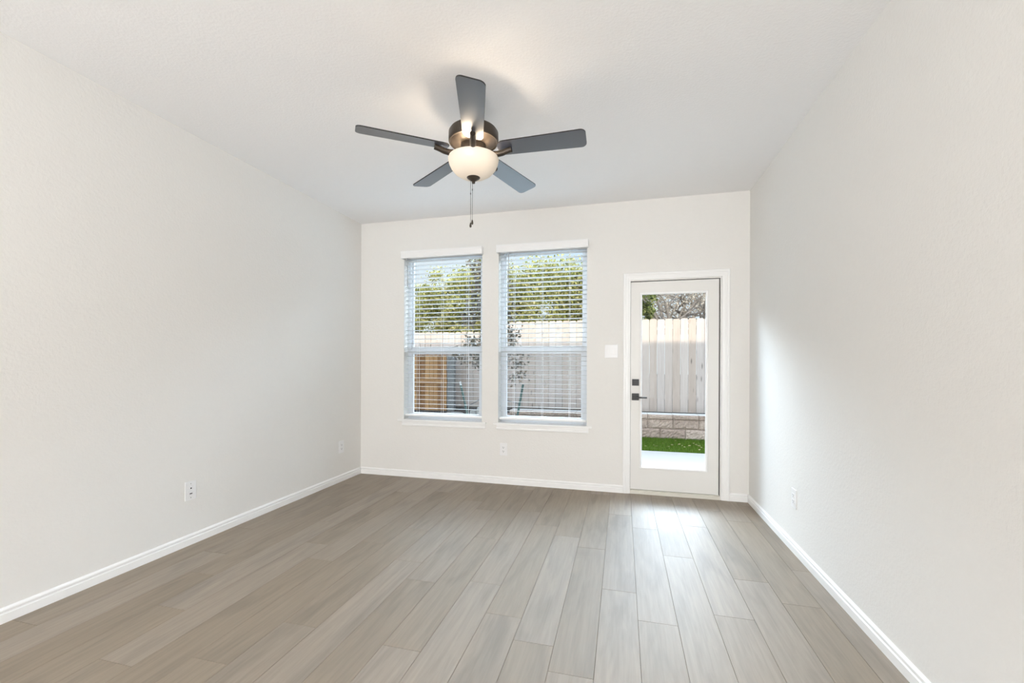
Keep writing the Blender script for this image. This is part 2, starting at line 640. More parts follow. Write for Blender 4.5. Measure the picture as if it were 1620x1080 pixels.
# floor planks: rows 0.1828 m wide with the end joints seen in the photo
random.seed(11)
J = {-16: 1.411, -15: 2.247, -14: 2.003, -13: 1.684, -12: 1.317, -11: 2.333, -10: 1.425, -9: 1.728, -8: 2.457, -7: 2.253,
     -6: 1.698, -5: 2.32, -4: 2.046, -3: 1.878, -2: 1.722, -1: 2.428, 0: 2.173, 1: 2.952, 2: 2.316, 3: 2.733, 4: 2.517, 5: 2.937}
bm = NB()
vals = []
PW, PL, X0 = 0.1828, 1.219, 0.077
FY0, FY1 = YF, YB - 0.002
for k in range(-17, 6):
    a = max(X0 + PW * k, XL)
    b = min(X0 + PW * (k + 1), XR)
    if b - a < 0.01:
        continue
    y = J.get(k, 1.9)
    while y > FY0:
        y -= PL
    while y < FY1:
        c, d = max(y, FY0), min(y + PL, FY1)
        y += PL
        if d - c < 0.004:
            continue
        r = random.random()
        g, dp = 0.0011, 0.0026
        lo = [bm.verts.new(v) for v in ((a, c, -dp), (b, c, -dp), (b, d, -dp), (a, d, -dp))]
        hi = [bm.verts.new(v) for v in ((a + g, c + g, 0), (b - g, c + g, 0), (b - g, d - g, 0), (a + g, d - g, 0))]
        bm.faces.new(hi)
        vals.append(r)
        for i in range(4):
            bm.faces.new((lo[i], lo[(i + 1) % 4], hi[(i + 1) % 4], hi[i]))
            vals.append(-1.0)
fs = bx(bm, XL, XR, FY0, FY1, -0.06, -0.0026)
vals += [0.0] * 6
fl = obj('floor', bm, PLANK, origin=(0, 0, 0))
set_rnd(fl, vals)
tag(fl, 'grey brown wood plank floor running towards the back wall', 'floor', kind='structure')

# baseboards
BP = [(0, 0), (0.014, 0), (0.014, 0.042), (0.0085, 0.045), (0.0085, 0.052), (0.0125, 0.056), (0.012, 0.063), (0.006, 0.070), (0, 0.072)]


def baseboard(name, a, b, out, label):
    bm = NB()
    sweep(bm, BP, a, b, Vector(out))
    tag(obj(name, bm, TRIM), label, 'baseboard', kind='structure')


baseboard('baseboard_left', (XL, YF, 0), (XL, YB, 0), (1, 0, 0), 'white baseboard along the left wall')
baseboard('baseboard_right', (XR, YF, 0), (XR, YB, 0), (-1, 0, 0), 'white baseboard along the right wall')
baseboard('baseboard_back', (XL + 0.014, YB, 0), (0.0065, YB, 0), (0, -1, 0), 'white baseboard under the windows on the back wall')
baseboard('baseboard_corner', (0.943, YB, 0), (XR - 0.014, YB, 0), (0, -1, 0), 'short white baseboard between the door and the right wall')


# ------------------------------------------------------------------ windows
def make_window(idx, w, label):
    x0, x1, z0, z1 = w
    zt = z1
    yf0, yf1 = YB + 0.098, YB + 0.148
    root = thing('window_%d' % idx, ((x0 + x1) / 2, YB + 0.12, z0), label, 'window', kind='structure')
    fw = 0.034
    bm = NB()
    bx(bm, x0, x0 + fw, yf0, yf1, z0, zt, 0.003)
    bx(bm, x1 - fw, x1, yf0, yf1, z0, zt, 0.003)
    bx(bm, x0 + fw, x1 - fw, yf0, yf1, zt - fw, zt, 0.003)
    bx(bm, x0 + fw, x1 - fw, yf0, yf1, z0 - 0.018, z0 + 0.030, 0.003)
    obj('window_frame', bm, VINYL, root)
    # upper sash (outer track)
    ya, yb = YB + 0.124, YB + 0.146
    sw = 0.022
    zm0, zm1 = 1.338, 1.420
    bm = NB()
    ux0, ux1 = x0 + fw, x1 - fw
    bx(bm, ux0, ux0 + sw, ya, yb, zm1 - 0.04, zt - fw, 0.002)
    bx(bm, ux1 - sw, ux1, ya, yb, zm1 - 0.04, zt - fw, 0.002)
    bx(bm, ux0 + sw, ux1 - sw, ya, yb, zt - fw - sw, zt - fw, 0.002)
    bx(bm, ux0 + sw, ux1 - sw, ya, yb, zm1 - 0.036, zm1, 0.002)
    us = obj('upper_sash', bm, VINYL, root)
    bm = NB()
    bx(bm, ux0 + sw - 0.004, ux1 - sw + 0.004, ya + 0.009, ya + 0.012, zm1 - 0.004, zt - fw - sw + 0.004)
    obj('glass_pane', bm, GLASS, us)
    # lower sash (inner track)
    yc, yd = YB + 0.100, YB + 0.122
    bm = NB()
    lw = 0.030
    zb = z0 + 0.030
    bx(bm, ux0, ux0 + lw, yc, yd, zb, zm1 - 0.030, 0.002)
    bx(bm, ux1 - lw, ux1, yc, yd, zb, zm1 - 0.030, 0.002)
    bx(bm, ux0 + lw, ux1 - lw, yc, yd, zb, zb + 0.034, 0.002)
    bx(bm, ux0 + lw, ux1 - lw, yc, yd, zm0 + 0.004, zm1 - 0.030, 0.002)
    ls = obj('lower_sash', bm, VINYL, root)
    bm = NB()
    bx(bm, ux0 + lw - 0.004, ux1 - lw + 0.004, yc + 0.009, yc + 0.012, zb + 0.030, zm0 + 0.008)
    obj('glass_pane', bm, GLASS, ls)
    bm = NB()
    xm = (x0 + x1) / 2
    bx(bm, xm - 0.03, xm + 0.03, yc - 0.004, yc + 0.010, zm1 - 0.034, zm1 - 0.020, 0.002)
    obj('sash_lock', bm, VINYL, ls)
    bm = NB()
    vs = [bm.verts.new(v) for v in ((ux0 + 0.012, YB + 0.1475, zb + 0.01), (ux1 - 0.012, YB + 0.1475, zb + 0.01),
                                    (ux1 - 0.012, YB + 0.1475, zm1 - 0.034), (ux0 + 0.012, YB + 0.1475, zm1 - 0.034))]
    bm.faces.new(vs)
    obj('insect_screen', bm, SCREEN, root)
    return root


make_window(1, W1, 'left white vinyl window, single hung, nearer the left wall')
make_window(2, W2, 'right white vinyl window, single hung, nearer the door')


def make_sill(idx, sx0, sx1, ax0, ax1, w, label):
    bm = NB()
    bx(bm, sx0, sx1, YB - 0.030, YB + 0.0, 0.609, 0.628, 0.005)
    bx(bm, w[0] + 0.0005, w[1] - 0.0005, YB - 0.002, YB + 0.098, 0.6085, 0.628)
    o = obj('trim_%d' % idx, bm, TRIM)
    tag(o, label, 'window sill', kind='structure')
    bm = NB()
    AP = [(0, 0.609), (0.012, 0.609), (0.012, 0.590), (0.009, 0.586), (0.009, 0.580), (0.016, 0.574), (0.016, 0.563), (0.012, 0.559), (0, 0.559)]
    sweep(bm, AP, (ax0, YB, 0), (ax1, YB, 0), Vector((0, -1, 0)))
    obj('apron', bm, TRIM, o)


make_sill(1, -2.381, -1.371, -2.334, -1.380, W1, 'white sill and apron under the left window')
make_sill(2, -1.289, -0.288, -1.257, -0.319, W2, 'white sill and apron under the right window')


def make_blind(x0, x1, cords, wand, label):
    yc = YB + 0.045
    root = thing('window_blind', ((x0 + x1) / 2, yc, 0.66), label, 'blind', group='white slat blinds in the windows')
    a, b = x0 + 0.006, x1 - 0.006
    # valance with returns
    bm = NB()
    va, vb = x0 - 0.010, x1 + 0.013
    VP = [(0.0455, 0), (0.056, 0), (0.058, 0.008), (0.054, 0.016), (0.054, 0.050), (0.057, 0.058), (0.060, 0.066), (0.060, 0.076), (0.0455, 0.076)]
    sweep(bm, VP, (va, YB, 2.371), (vb, YB, 2.371), Vector((0, -1, 0)))
    for q0, q1 in ((va, va + 0.010), (vb - 0.010, vb)):
        bx(bm, q0, q1, YB - 0.046, YB - 0.001, 2.372, 2.446)
    obj('valance', bm, VALM, root)
    bm = NB()
    bx(bm, a, b, yc - 0.028, yc + 0.028, 2.382, 2.424, 0.002)
    obj('headrail', bm, VALM, root)
    # slats, slightly curved, outer edge a little lower
    bm = NB()
    z = 2.352
    tilt = math.radians(4.5)
    while z > 0.705:
        n = 6
        top, bot = [], []
        for i in range(n + 1):
            s = -0.025 + 0.05 * i / n
            crown = 0.0012 * (1 - (s / 0.025) ** 2)
            yy = yc + s * math.cos(tilt)
            zz = z - s * math.sin(tilt) + crown
            top.append((yy, zz + 0.0012))
            bot.append((yy, zz - 0.0012))
        loop = top + bot[::-1]
        A = [bm.verts.new((a, y_, z_)) for y_, z_ in loop]
        B = [bm.verts.new((b, y_, z_)) for y_, z_ in loop]
        L = len(loop)
        for i in range(L):
            j = (i + 1) % L
            bm.faces.new((A[i], A[j], B[j], B[i]))
        bm.faces.new(A[::-1])
        bm.faces.new(B)
        z -= 0.0472
    obj('slats', bm, SLAT, root)
    bm = NB()
    bx(bm, a, b, yc - 0.025, yc + 0.025, 0.661, 0.681, 0.004)
    obj('bottom_rail', bm, VALM, root)
    for cx in cords:
        bm = NB()
        for s in (-0.026, 0.026):
            tube(bm, [(cx, yc + s, 0.668), (cx, yc + s, 2.39)], 0.0009, 6)
        tube(bm, [(cx + 0.012, yc, 0.668), (cx + 0.012, yc, 2.39)], 0.0008, 6)
        bx(bm, cx - 0.007, cx + 0.007, yc - 0.0262, yc - 0.024, 0.666, 0.674)
        obj('ladder_cord', bm, CORD, root)
    bm = NB()
    wx, wz = wand
    tube(bm, [(wx, yc - 0.036, 2.385), (wx, yc - 0.036, wz + 0.07)], 0.0042, 6)
    tube(bm, [(wx, yc - 0.036, wz + 0.07), (wx, yc - 0.036, wz + 0.06), (wx, yc - 0.036, wz)], [0.0042, 0.006, 0.005], 8)
    obj('tilt_wand', bm, WAND, root)
    return root


make_blind(W1[0], W1[1], (-2.170, -1.885, -1.595), (-2.285, 2.077), 'white horizontal slat blind hanging in the left window')
make_blind(W2[0], W2[1], (-1.089, -0.793, -0.517), (-1.139, 1.860), 'white horizontal slat blind hanging in the right window beside the door')

# ------------------------------------------------------------------ door
door = thing('door_1', (0.466, YB, 0), 'white back door with a full length glass panel and black hardware', 'door', kind='structure')
CP = [(0, 0), (0.012, 0), (0.016, 0.006), (0.016, 0.020), (0.0125, 0.026), (0.0125, 0.044), (0.010, 0.052), (0.009, 0.066), (0, 0.068)]   # depth, width from the outer edge inwards


bm = NB()
cx0, cx1, czt = 0.0065, 0.943, 2.106
cw = 0.068
path = []
# ring of profiles: bottom-left, top-left (mitre), top-right (mitre), bottom-right
st = []
st.append([Vector((cx0 + w, YB - d, 0.0)) for d, w in CP])
st.append([Vector((cx0 + w, YB - d, czt - w)) for d, w in CP])
st.append([Vector((cx1 - w, YB - d, czt - w)) for d, w in CP])
st.append([Vector((cx1 - w, YB - d, 0.0)) for d, w in CP])
vsr = [[bm.verts.new(p) for p in ring] for ring in st]
for i in range(3):
    for j in range(len(CP)):
        k = (j + 1) % len(CP)
        bm.faces.new((vsr[i][j], vsr[i][k], vsr[i + 1][k], vsr[i + 1][j]))
bm.faces.new(vsr[0][::-1])
bm.faces.new(vsr[3])
obj('door_casing', bm, TRIM, door)
bm = NB()
jx0, jx1 = 0.0735, 0.8655
bx(bm, D1[0], jx0, YB - 0.002, YO, 0, 2.030)
bx(bm, jx1, D1[1], YB - 0.002, YO, 0, 2.030)
bx(bm, jx0, jx1, YB - 0.002, YO, 2.030 - 0.0015, 2.0299)
bx(bm, jx0, jx0 + 0.014, YB + 0.068, YB + 0.10, 0, 2.029)
bx(bm, jx1 - 0.014, jx1, YB + 0.068, YB + 0.10, 0, 2.029)
bx(bm, jx0, jx1, YB + 0.068, YB + 0.10, 2.014, 2.0285)
obj('door_frame', bm, TRIM, door)
bm = NB()
bx(bm, jx0, jx0 + 0.012, YB + 0.058, YB + 0.068, 0.03, 2.028)
bx(bm, jx1 - 0.016, jx1, YB + 0.045, YB + 0.068, 0.03, 2.028)
bx(bm, jx0, jx1, YB + 0.045, YB + 0.068, 2.013, 2.028)
obj('weatherstrip', bm, DARK, door)
bm = NB()
bx(bm, jx0, jx1, YB - 0.008, YB + 0.14, -0.002, 0.028, 0.004)
bx(bm, jx0, jx1, YB + 0.004, YB + 0.06, 0.028, 0.036, 0.002)
obj('threshold', bm, SEAL, door)
sx0, sx1, sz0, sz1 = 0.0765, 0.8550, 0.040, 2.021
sy0, sy1 = YB + 0.012, YB + 0.056
gx0, gx1, gz0, gz1 = 0.182, 0.741, 0.266, 1.897         # visible glass
bm = NB()
hx0, hx1, hz0, hz1 = 0.172, 0.752, 0.252, 1.910
bx(bm, sx0, hx0, sy0, sy1, sz0, sz1)
bx(bm, hx1, sx1, sy0, sy1, sz0, sz1)
bx(bm, hx0, hx1, sy0, sy1, sz0, hz0)
bx(bm, hx0, hx1, sy0, sy1, hz1, sz1)
slab = obj('door_slab', bm, DOORP, door)
bm = NB()
GP = [(-0.004, 0), (0.008, 0), (0.011, 0.004), (0.010, 0.012), (0.006, 0.018), (-0.004, 0.021)]
fx0, fx1, fz0, fz1 = 0.160, 0.762, 0.243, 1.918
ring = []
for (ax, az, ux, uz) in ((fx0, fz0, 1, 1), (fx0, fz1, 1, -1), (fx1, fz1, -1, -1), (fx1, fz0, -1, 1)):
    ring.append([bm.verts.new((ax + ux * w, sy0 - d, az + uz * w)) for d, w in GP])
for i in range(4):
    for j in range(len(GP)):
        k = (j + 1) % len(GP)
        bm.faces.new((ring[i][j], ring[i][k], ring[(i + 1) % 4][k], ring[(i + 1) % 4][j]))
gf = obj('glass_frame', bm, TRIM, slab)
bm = NB()
bx(bm, 0.1725, 0.7515, sy0 + 0.020, sy0 + 0.024, 0.2525, 1.9095)
obj('glass_pane', bm, GLASS, slab)
bm = NB()
bx(bm, 0.090, 0.153, sy0 - 0.010, sy0 + 0.001, 1.0315, 1.0935, 0.002)
db = obj('deadbolt', bm, BLACK, door)
bm = NB()
bx(bm, 0.1165, 0.1265, sy0 - 0.024, sy0 - 0.009, 1.047, 1.078, 0.002)
obj('thumb_turn', bm, BLACK, db)
bm = NB()
bx(bm, 0.088, 0.154, sy0 - 0.010, sy0 + 0.001, 0.8915, 0.957, 0.002)
dh = obj('door_handle', bm, BLACK, door)
bm = NB()
tube(bm, [(0.121, sy0 - 0.009, 0.922), (0.121, sy0 - 0.050, 0.922)], 0.011, 12)
bx(bm, 0.110, 0.226, sy0 - 0.056, sy0 - 0.044, 0.914, 0.929, 0.002)
obj('lever', bm, BLACK, dh)

# ------------------------------------------------------------------ outlets and switch
def wall_plate(name, pos, normal, wid, hgt, label, cat, kind, group=None):
    """pos: centre on the wall; normal: axis out of the wall"""
    nrm = Vector(normal)
    right = Vector((0, 0, 1)).cross(nrm)
    root = thing(name, pos, label, cat, group)

    def box(bm, u0, u1, d0, d1, z0, z1, bev=0.0):
        s = NB()
        bx(s, u0, u1, d0, d1, z0, z1, bev)
        for v in s.verts:
            v.co = Vector(pos) + right * v.co.x + nrm * v.co.y + Vector((0, 0, v.co.z))
        me = bpy.data.meshes.new('tmp')
        s.to_mesh(me)
        s.free()
        bm.from_mesh(me)
        bpy.data.meshes.remove(me)

    bm = NB()
    box(bm, -wid / 2, wid / 2, 0.0, 0.006, -hgt / 2, hgt / 2, 0.0025)
    obj('cover_plate', bm, PLATE, root)
    if kind == 'duplex':
        for s in (-1, 1):
            bm = NB()
            box(bm, -0.017, 0.017, 0.005, 0.0085, s * 0.0195 - 0.014, s * 0.0195 + 0.014, 0.002)
            rc = obj('socket', bm, PLATE, root)
            bm = NB()
            box(bm, -0.0085, -0.0055, 0.0078, 0.0088, s * 0.0195 - 0.001, s * 0.0195 + 0.009)
            box(bm, 0.0055, 0.0085, 0.0078, 0.0088, s * 0.0195 - 0.001, s * 0.0195 + 0.007)
            box(bm, -0.0028, 0.0028, 0.0078, 0.0088, s * 0.0195 - 0.010, s * 0.0195 - 0.005)
            obj('slots', bm, SLOT, rc)
        bm = NB()
        box(bm, -0.003, 0.003, 0.0055, 0.0072, -0.003, 0.003)
        obj('screw', bm, PLATE, root)
    elif kind == 'media':
        for s, h_ in ((1, 0.006), (-1, 0.005)):
            bm = NB()
            box(bm, -0.015, 0.015, 0.005, 0.0080, s * 0.018 - 0.013, s * 0.018 + 0.013, 0.002)
            rc = obj('jack', bm, PLATE, root)
            bm = NB()
            if s > 0:
                box(bm, -0.005, 0.005, 0.0075, 0.0085, 0.012, 0.021)
            else:
                box(bm, -0.009, 0.009, 0.0075, 0.0085, -0.023, -0.0165)
            obj('jack_opening', bm, SLOT, rc)
        for s in (-1, 1):
            bm = NB()
            box(bm, -0.003, 0.003, 0.0055, 0.0072, s * 0.047 - 0.003, s * 0.047 + 0.003)
            obj('screw', bm, WAND, root)
    elif kind == 'rocker':
        for s in (-1, 1):
            bm = NB()
            u = s * 0.0235
            box(bm, u - 0.0165, u + 0.0165, 0.005, 0.0072, -0.0335, 0.0335, 0.001)
            rk = obj('switch_frame', bm, PLATE, root)
            bm = NB()
            vsx = [(u - 0.0145, 0.0065, -0.031), (u + 0.0145, 0.0065, -0.031), (u + 0.0145, 0.0065, 0.031), (u - 0.0145, 0.0065, 0.031),
                   (u - 0.0145, 0.0105, -0.031), (u + 0.0145, 0.0105, -0.031), (u + 0.0145, 0.0075, 0.031), (u - 0.0145, 0.0075, 0.031)]
            vv = [bm.verts.new(Vector(pos) + right * a_ + nrm * b_ + Vector((0, 0, c_))) for a_, b_, c_ in vsx]
            for f in ((0, 3, 2, 1), (4, 5, 6, 7), (0, 1, 5, 4), (1, 2, 6, 5), (2, 3, 7, 6), (3, 0, 4, 7)):
                bm.faces.new([vv[i_] for i_ in f])
            obj('rocker', bm, PLATE, rk)
    return root


wall_plate('wall_plate', (XL, 2.303, 0.367), (1, 0, 0), 0.079, 0.127, 'white wall plate with two dark jacks on the near part of the left wall', 'outlet', 'media')
wall_plate('wall_outlet', (XL, 3.930, 0.360), (1, 0, 0), 0.079, 0.127, 'white outlet on the left wall, close to the back corner', 'outlet', 'duplex')
wall_plate('wall_outlet', (-1.1835, YB, 0.355), (0, -1, 0), 0.079, 0.127, 'white outlet on the back wall below the windows', 'outlet', 'duplex')
wall_plate('wall_outlet', (XR, 3.227, 0.354), (-1, 0, 0), 0.079, 0.127, 'white outlet on the right wall, seen edge on', 'outlet', 'duplex')
wall_plate('light_switch', (-0.1045, YB, 1.3605), (0, -1, 0), 0.124, 0.127, 'white double rocker switch between the right window and the door', 'switch', 'rocker')

# ------------------------------------------------------------------ ceiling fan
FX, FY, FZ = -0.860, 2.421, 2.494
fan = thing('ceiling_fan', (FX, FY, H), 'dark bronze five blade ceiling fan with a lit frosted bowl and pull chains', 'ceiling fan')
c2 = (FX, FY)
bm = NB()
lathe(bm, [(0.0, 2.7995), (0.066, 2.7995), (0.066, 2.790), (0.060, 2.765), (0.040, 2.745), (0.018, 2.740), (0.0, 2.740)], c2)
obj('canopy', bm, BRONZE, fan, True)
bm = NB()
tube(bm, [(FX, FY, 2.742), (FX, FY, 2.618)], 0.0125, 16)
obj('downrod', bm, BRONZE, fan, True)
bm = NB()
lathe(bm, [(0.0, 2.632), (0.03, 2.632), (0.05, 2.624), (0.118, 2.622), (0.138, 2.616), (0.1465, 2.603), (0.1475, 2.568), (0.1475, 2.553),
           (0.143, 2.546), (0.136, 2.545), (0.134, 2.549), (0.100, 2.535), (0.080, 2.531), (0.0, 2.531)], c2, 56)
obj('motor_housing', bm, BRONZE, fan, True)
bm = NB()
lathe(bm, [(0.0, 2.533), (0.074, 2.533), (0.076, 2.524), (0.076, 2.492), (0.070, 2.486), (0.0, 2.486)], c2, 40)
obj('blade_hub', bm, BRONZE, fan, True)
bm = NB()
lathe(bm, [(0.0, 2.488), (0.062, 2.488), (0.064, 2.476), (0.060, 2.468), (0.072, 2.462), (0.076, 2.455), (0.066, 2.450), (0.010, 2.448), (0.009, 2.345), (0.0, 2.345)], c2, 40)
obj('light_fitter', bm, BRONZE, fan, True)
bm = NB()
lathe(bm, [(0.1435, 2.4535), (0.147, 2.4545), (0.1495, 2.451), (0.1485, 2.440), (0.1440, 2.421), (0.1325, 2.396), (0.110, 2.370), (0.078, 2.350), (0.040, 2.341), (0.009, 2.339)], c2, 64)
obj('light_bowl', bm, BOWL, fan, True)['label'] = 'lit frosted glass bowl'
bm = NB()
lathe(bm, [(0.0, 2.346), (0.038, 2.346), (0.0395, 2.341), (0.036, 2.336), (0.024, 2.328), (0.012, 2.320), (0.0085, 2.316), (0.0105, 2.312), (0.0085, 2.307), (0.0, 2.305)], c2, 32)
obj('finial', bm, BRONZE, fan, True)

A0 = -1.253
TILT = math.radians(12)


def blade_frame(a):
    u = Vector((math.cos(a), math.sin(a), 0))
    w = Vector((math.sin(a), -math.cos(a), 0))          # to the right when looking outwards
    wt = w * math.cos(TILT) + Vector((0, 0, 1)) * math.sin(TILT)
    nn = u.cross(wt)
    if nn.z < 0:
        nn = -nn
    return u, wt, nn


def arc(cx, cy, r, a0, a1, n=7):
    return [(cx + r * math.cos(a0 + (a1 - a0) * i / n), cy + r * math.sin(a0 + (a1 - a0) * i / n)) for i in range(n + 1)]


for k in range(5):
    a = A0 + k * 2 * PI / 5
    u, w, nn = blade_frame(a)
    C0 = Vector((FX, FY, FZ))
    r0, r1, h0, h1, cr0, cr1 = 0.150, 0.660, 0.058, 0.069, 0.045, 0.030
    out = []
    out += arc(r1 - cr1, h1 - cr1, cr1, 0, PI / 2)[::1]
    out += arc(r0 + cr0, h0 - cr0, cr0, PI / 2, PI)
    out += arc(r0 + cr0, -h0 + cr0, cr0, PI, 1.5 * PI)
    out += arc(r1 - cr1, -h1 + cr1, cr1, 1.5 * PI, 2 * PI)
    bm = NB()
    th = 0.0065
    lo = [bm.verts.new(C0 + u * p + w * q) for p, q in out]
    hi = [bm.verts.new(C0 + u * p + w * q + nn * th) for p, q in out]
    f1 = bm.faces.new(lo)
    f2 = bm.faces.new(hi)
    n_ = len(out)
    side = []
    for i in range(n_):
        side.append(bm.faces.new((lo[i], lo[(i + 1) % n_], hi[(i + 1) % n_], hi[i])))
    for f in side:
        f.material_index = 1
    bl = obj('blade', bm, [BLADE, BLADE_EDGE], fan)
    bm = NB()
    pts, rad = [], []
    for r_, dz, rr in ((0.066, -0.004, 0.017), (0.088, -0.016, 0.017), (0.115, -0.026, 0.0175), (0.145, -0.030, 0.0175), (0.175, -0.027, 0.017), (0.205, -0.018, 0.0165), (0.232, -0.012, 0.016)):
        pts.append(C0 + u * r_ + Vector((0, 0, dz)))
        rad.append(rr)
    tube(bm, pts, rad, 14)
    ar = obj('blade_arm', bm, BRONZE, fan, True)

RT = Vector((0.9687, 0.2482, 0))
for off, z1, zc in ((-0.0165, 2.073, 2.247), (-0.0065, 2.090, 2.270)):
    p = Vector((FX, FY, 0)) + RT * off
    bm = NB()
    tube(bm, [(p.x, p.y, 2.345), (p.x, p.y, z1)], 0.0011, 6)
    tube(bm, [(p.x, p.y, zc + 0.005), (p.x, p.y, zc - 0.005)], 0.0026, 8)
    ch = obj('pull_chain', bm, CHAIN, fan, True)
    bm = NB()
    lathe(bm, [(0.0, z1 + 0.003), (0.003, z1 + 0.001), (0.0045, z1 - 0.006), (0.0062, z1 - 0.014), (0.0065, z1 - 0.020), (0.004, z1 - 0.026), (0.0, z1 - 0.028)], (p.x, p.y), 14)
    obj('chain_pendant', bm, BRONZE, ch, True)

for k, (dr, df) in enumerate(((-0.075, -0.010), (0.040, -0.060))):
    d = bpy.data.lights.new('fan_bulb', 'POINT')
    d.energy = 4.6
    d.color = (1.0, 0.82, 0.62)
    d.shadow_soft_size = 0.028
    o = bpy.data.objects.new('fan_bulb', d)
    COL.objects.link(o)
    p = RT * dr + Vector((-0.2482, 0.9687, 0)) * df
    o.location = (p.x, p.y, 2.428 - H)
    o.parent = fan

# ------------------------------------------------------------------ OUTSIDE: patio, turf, retaining wall, fences
bm = NB()
bx(bm, -9, 6, YO, 6.955, -0.30, -0.10, 0.0)
tag(obj('patio_slab', bm, CONC), 'pale concrete patio just outside the glazed door', 'patio', kind='structure')
bm = NB()
bx(bm, -9, 6, 6.955, 8.21, -0.35, -0.112)
tag(obj('turf_base', bm, TURFB), 'green turf strip between patio and block wall', 'lawn', kind='structure')
bm = NB()
bx(bm, -12, 10, 8.50, 40, -0.5, 0.30)
vs = [bm.verts.new(v) for v in ((-12, 7.6, -0.115), (-2.42, 7.6, -0.115), (-2.42, 8.5, 0.30), (-12, 8.5, 0.30), (-12, 7.6, -0.4), (-2.42, 7.6, -0.4), (-2.42, 8.5, -0.4), (-12, 8.5, -0.4))]
for f in ((0, 1, 2, 3), (7, 6, 5, 4), (0, 4, 5, 1), (1, 5, 6, 2), (2, 6, 7, 3), (3, 7, 4, 0)):
    bm.faces.new([vs[i] for i in f])
tag(obj('ground', bm, SOIL), 'bare brown soil of the raised bed and yard behind', 'ground', kind='structure')

rng = np.random.default_rng(5)


def quads_mesh(name, verts, faces, mat, rnd, parent=None, origin=(0, 0, 0)):
    me = bpy.data.meshes.new(name)
    off = np.array(parent.location if parent is not None else origin)
    v = verts - off
    me.from_pydata(v.tolist(), [], faces.tolist())
    me.materials.append(mat)
    o = bpy.data.objects.new(name, me)
    COL.objects.link(o)
    if parent is not None:
        o.parent = parent
    else:
        o.location = origin
    a = me.attributes.new('rnd', 'FLOAT', 'FACE')
    a.data.foreach_set('value', rnd.astype(np.float32))
    return o


def leaf_quads(pts, size, flat=0.0):
    """diamond-shaped folded leaves at the points"""
    n = len(pts)
    d = rng.normal(size=(n, 3))
    d[:, 2] *= (1 - flat)
    d /= np.linalg.norm(d, axis=1)[:, None]
    r = rng.normal(size=(n, 3))
    s = np.cross(d, r)
    s /= np.linalg.norm(s, axis=1)[:, None]
    nn = np.cross(d, s)
    L = (size * (0.7 + 0.6 * rng.random(n)))[:, None]
    Wd = L * 0.28
    v = np.stack([pts - d * L * 0.5, pts + s * Wd + nn * L * 0.10, pts + d * L * 0.5, pts - s * Wd + nn * L * 0.10], axis=1).reshape(-1, 3)
    f = np.arange(4 * n).reshape(n, 4)
    return v, f


# turf blades (nobody could count them)
n = 26000
gx = rng.uniform(-0.2, 1.9, n)
gy = rng.uniform(6.97, 8.15, n)
base = np.stack([gx, gy, np.full(n, -0.113)], 1)
lean = rng.normal(size=(n, 3)) * 0.012
tip = base + lean + np.array([0, 0, 0.030])
ang = rng.uniform(0, PI, n)
sd_ = np.stack([np.cos(ang), np.sin(ang), np.zeros(n)], 1) * 0.0022
v = np.stack([base - sd_, base + sd_, tip + sd_ * 0.3, tip - sd_ * 0.3], 1).reshape(-1, 3)
g = quads_mesh('turf_grass', v, np.arange(4 * n).reshape(n, 4), GRASS, rng.random(n), origin=(0.85, 7.6, -0.113))
tag(g, 'short bright green turf grass beside the concrete patio', 'grass', kind='stuff')

# fallen leaves on the turf
LP = [(0.505, 7.361), (0.65, 7.544), (0.716, 7.282), (0.892, 7.861), (0.94, 7.435), (1.053, 7.447), (1.165, 7.562), (1.197, 7.459),
      (1.207, 7.328), (1.154, 7.143), (1.143, 7.679), (0.367, 7.232), (0.788, 7.439), (0.963, 7.305), (0.531, 7.277), (0.912, 7.539)]
random.seed(3)
bm = NB()
outl = [(-0.5, 0, 0), (-0.25, 0.2, 0.05), (0.05, 0.26, 0.08), (0.3, 0.16, 0.04), (0.5, 0, 0), (0.3, -0.16, 0.06), (0.05, -0.26, 0.1), (-0.25, -0.2, 0.05)]
rimv = [bm.verts.new((x * 0.075, y * 0.075, z * 0.075)) for x, y, z in outl]
cv = bm.verts.new((0, 0, -0.002))
for i in range(8):
    bm.faces.new((cv, rimv[i], rimv[(i + 1) % 8]))
ext = bmesh.ops.extrude_face_region(bm, geom=bm.faces[:])
for v_ in [e_ for e_ in ext['geom'] if isinstance(e_, bmesh.types.BMVert)]:
    v_.co.z += 0.0008
lf0 = obj('fallen_leaf', bm, FALLEN, origin=(0, 0, 0))
for i, (x, y) in enumerate(LP):
    o = lf0 if i == 0 else lf0.copy()
    if i:
        COL.objects.link(o)
    o.location = (x, y, -0.080)
    s = random.uniform(0.5, 0.85)
    o.scale = (s, s, s)
    o.rotation_euler = (random.uniform(-0.2, 0.2), random.uniform(-0.2, 0.2), random.uniform(0, 6.28))
    tag(o, 'small dry yellowish fallen leaf lying on the green turf', 'leaf', group='fallen leaves on the turf')

# block retaining wall
rw = thing('retaining_wall', (0.2, 8.35, -0.1), 'tan split face block retaining wall with cap stones behind the turf', 'retaining wall')
random.seed(8)


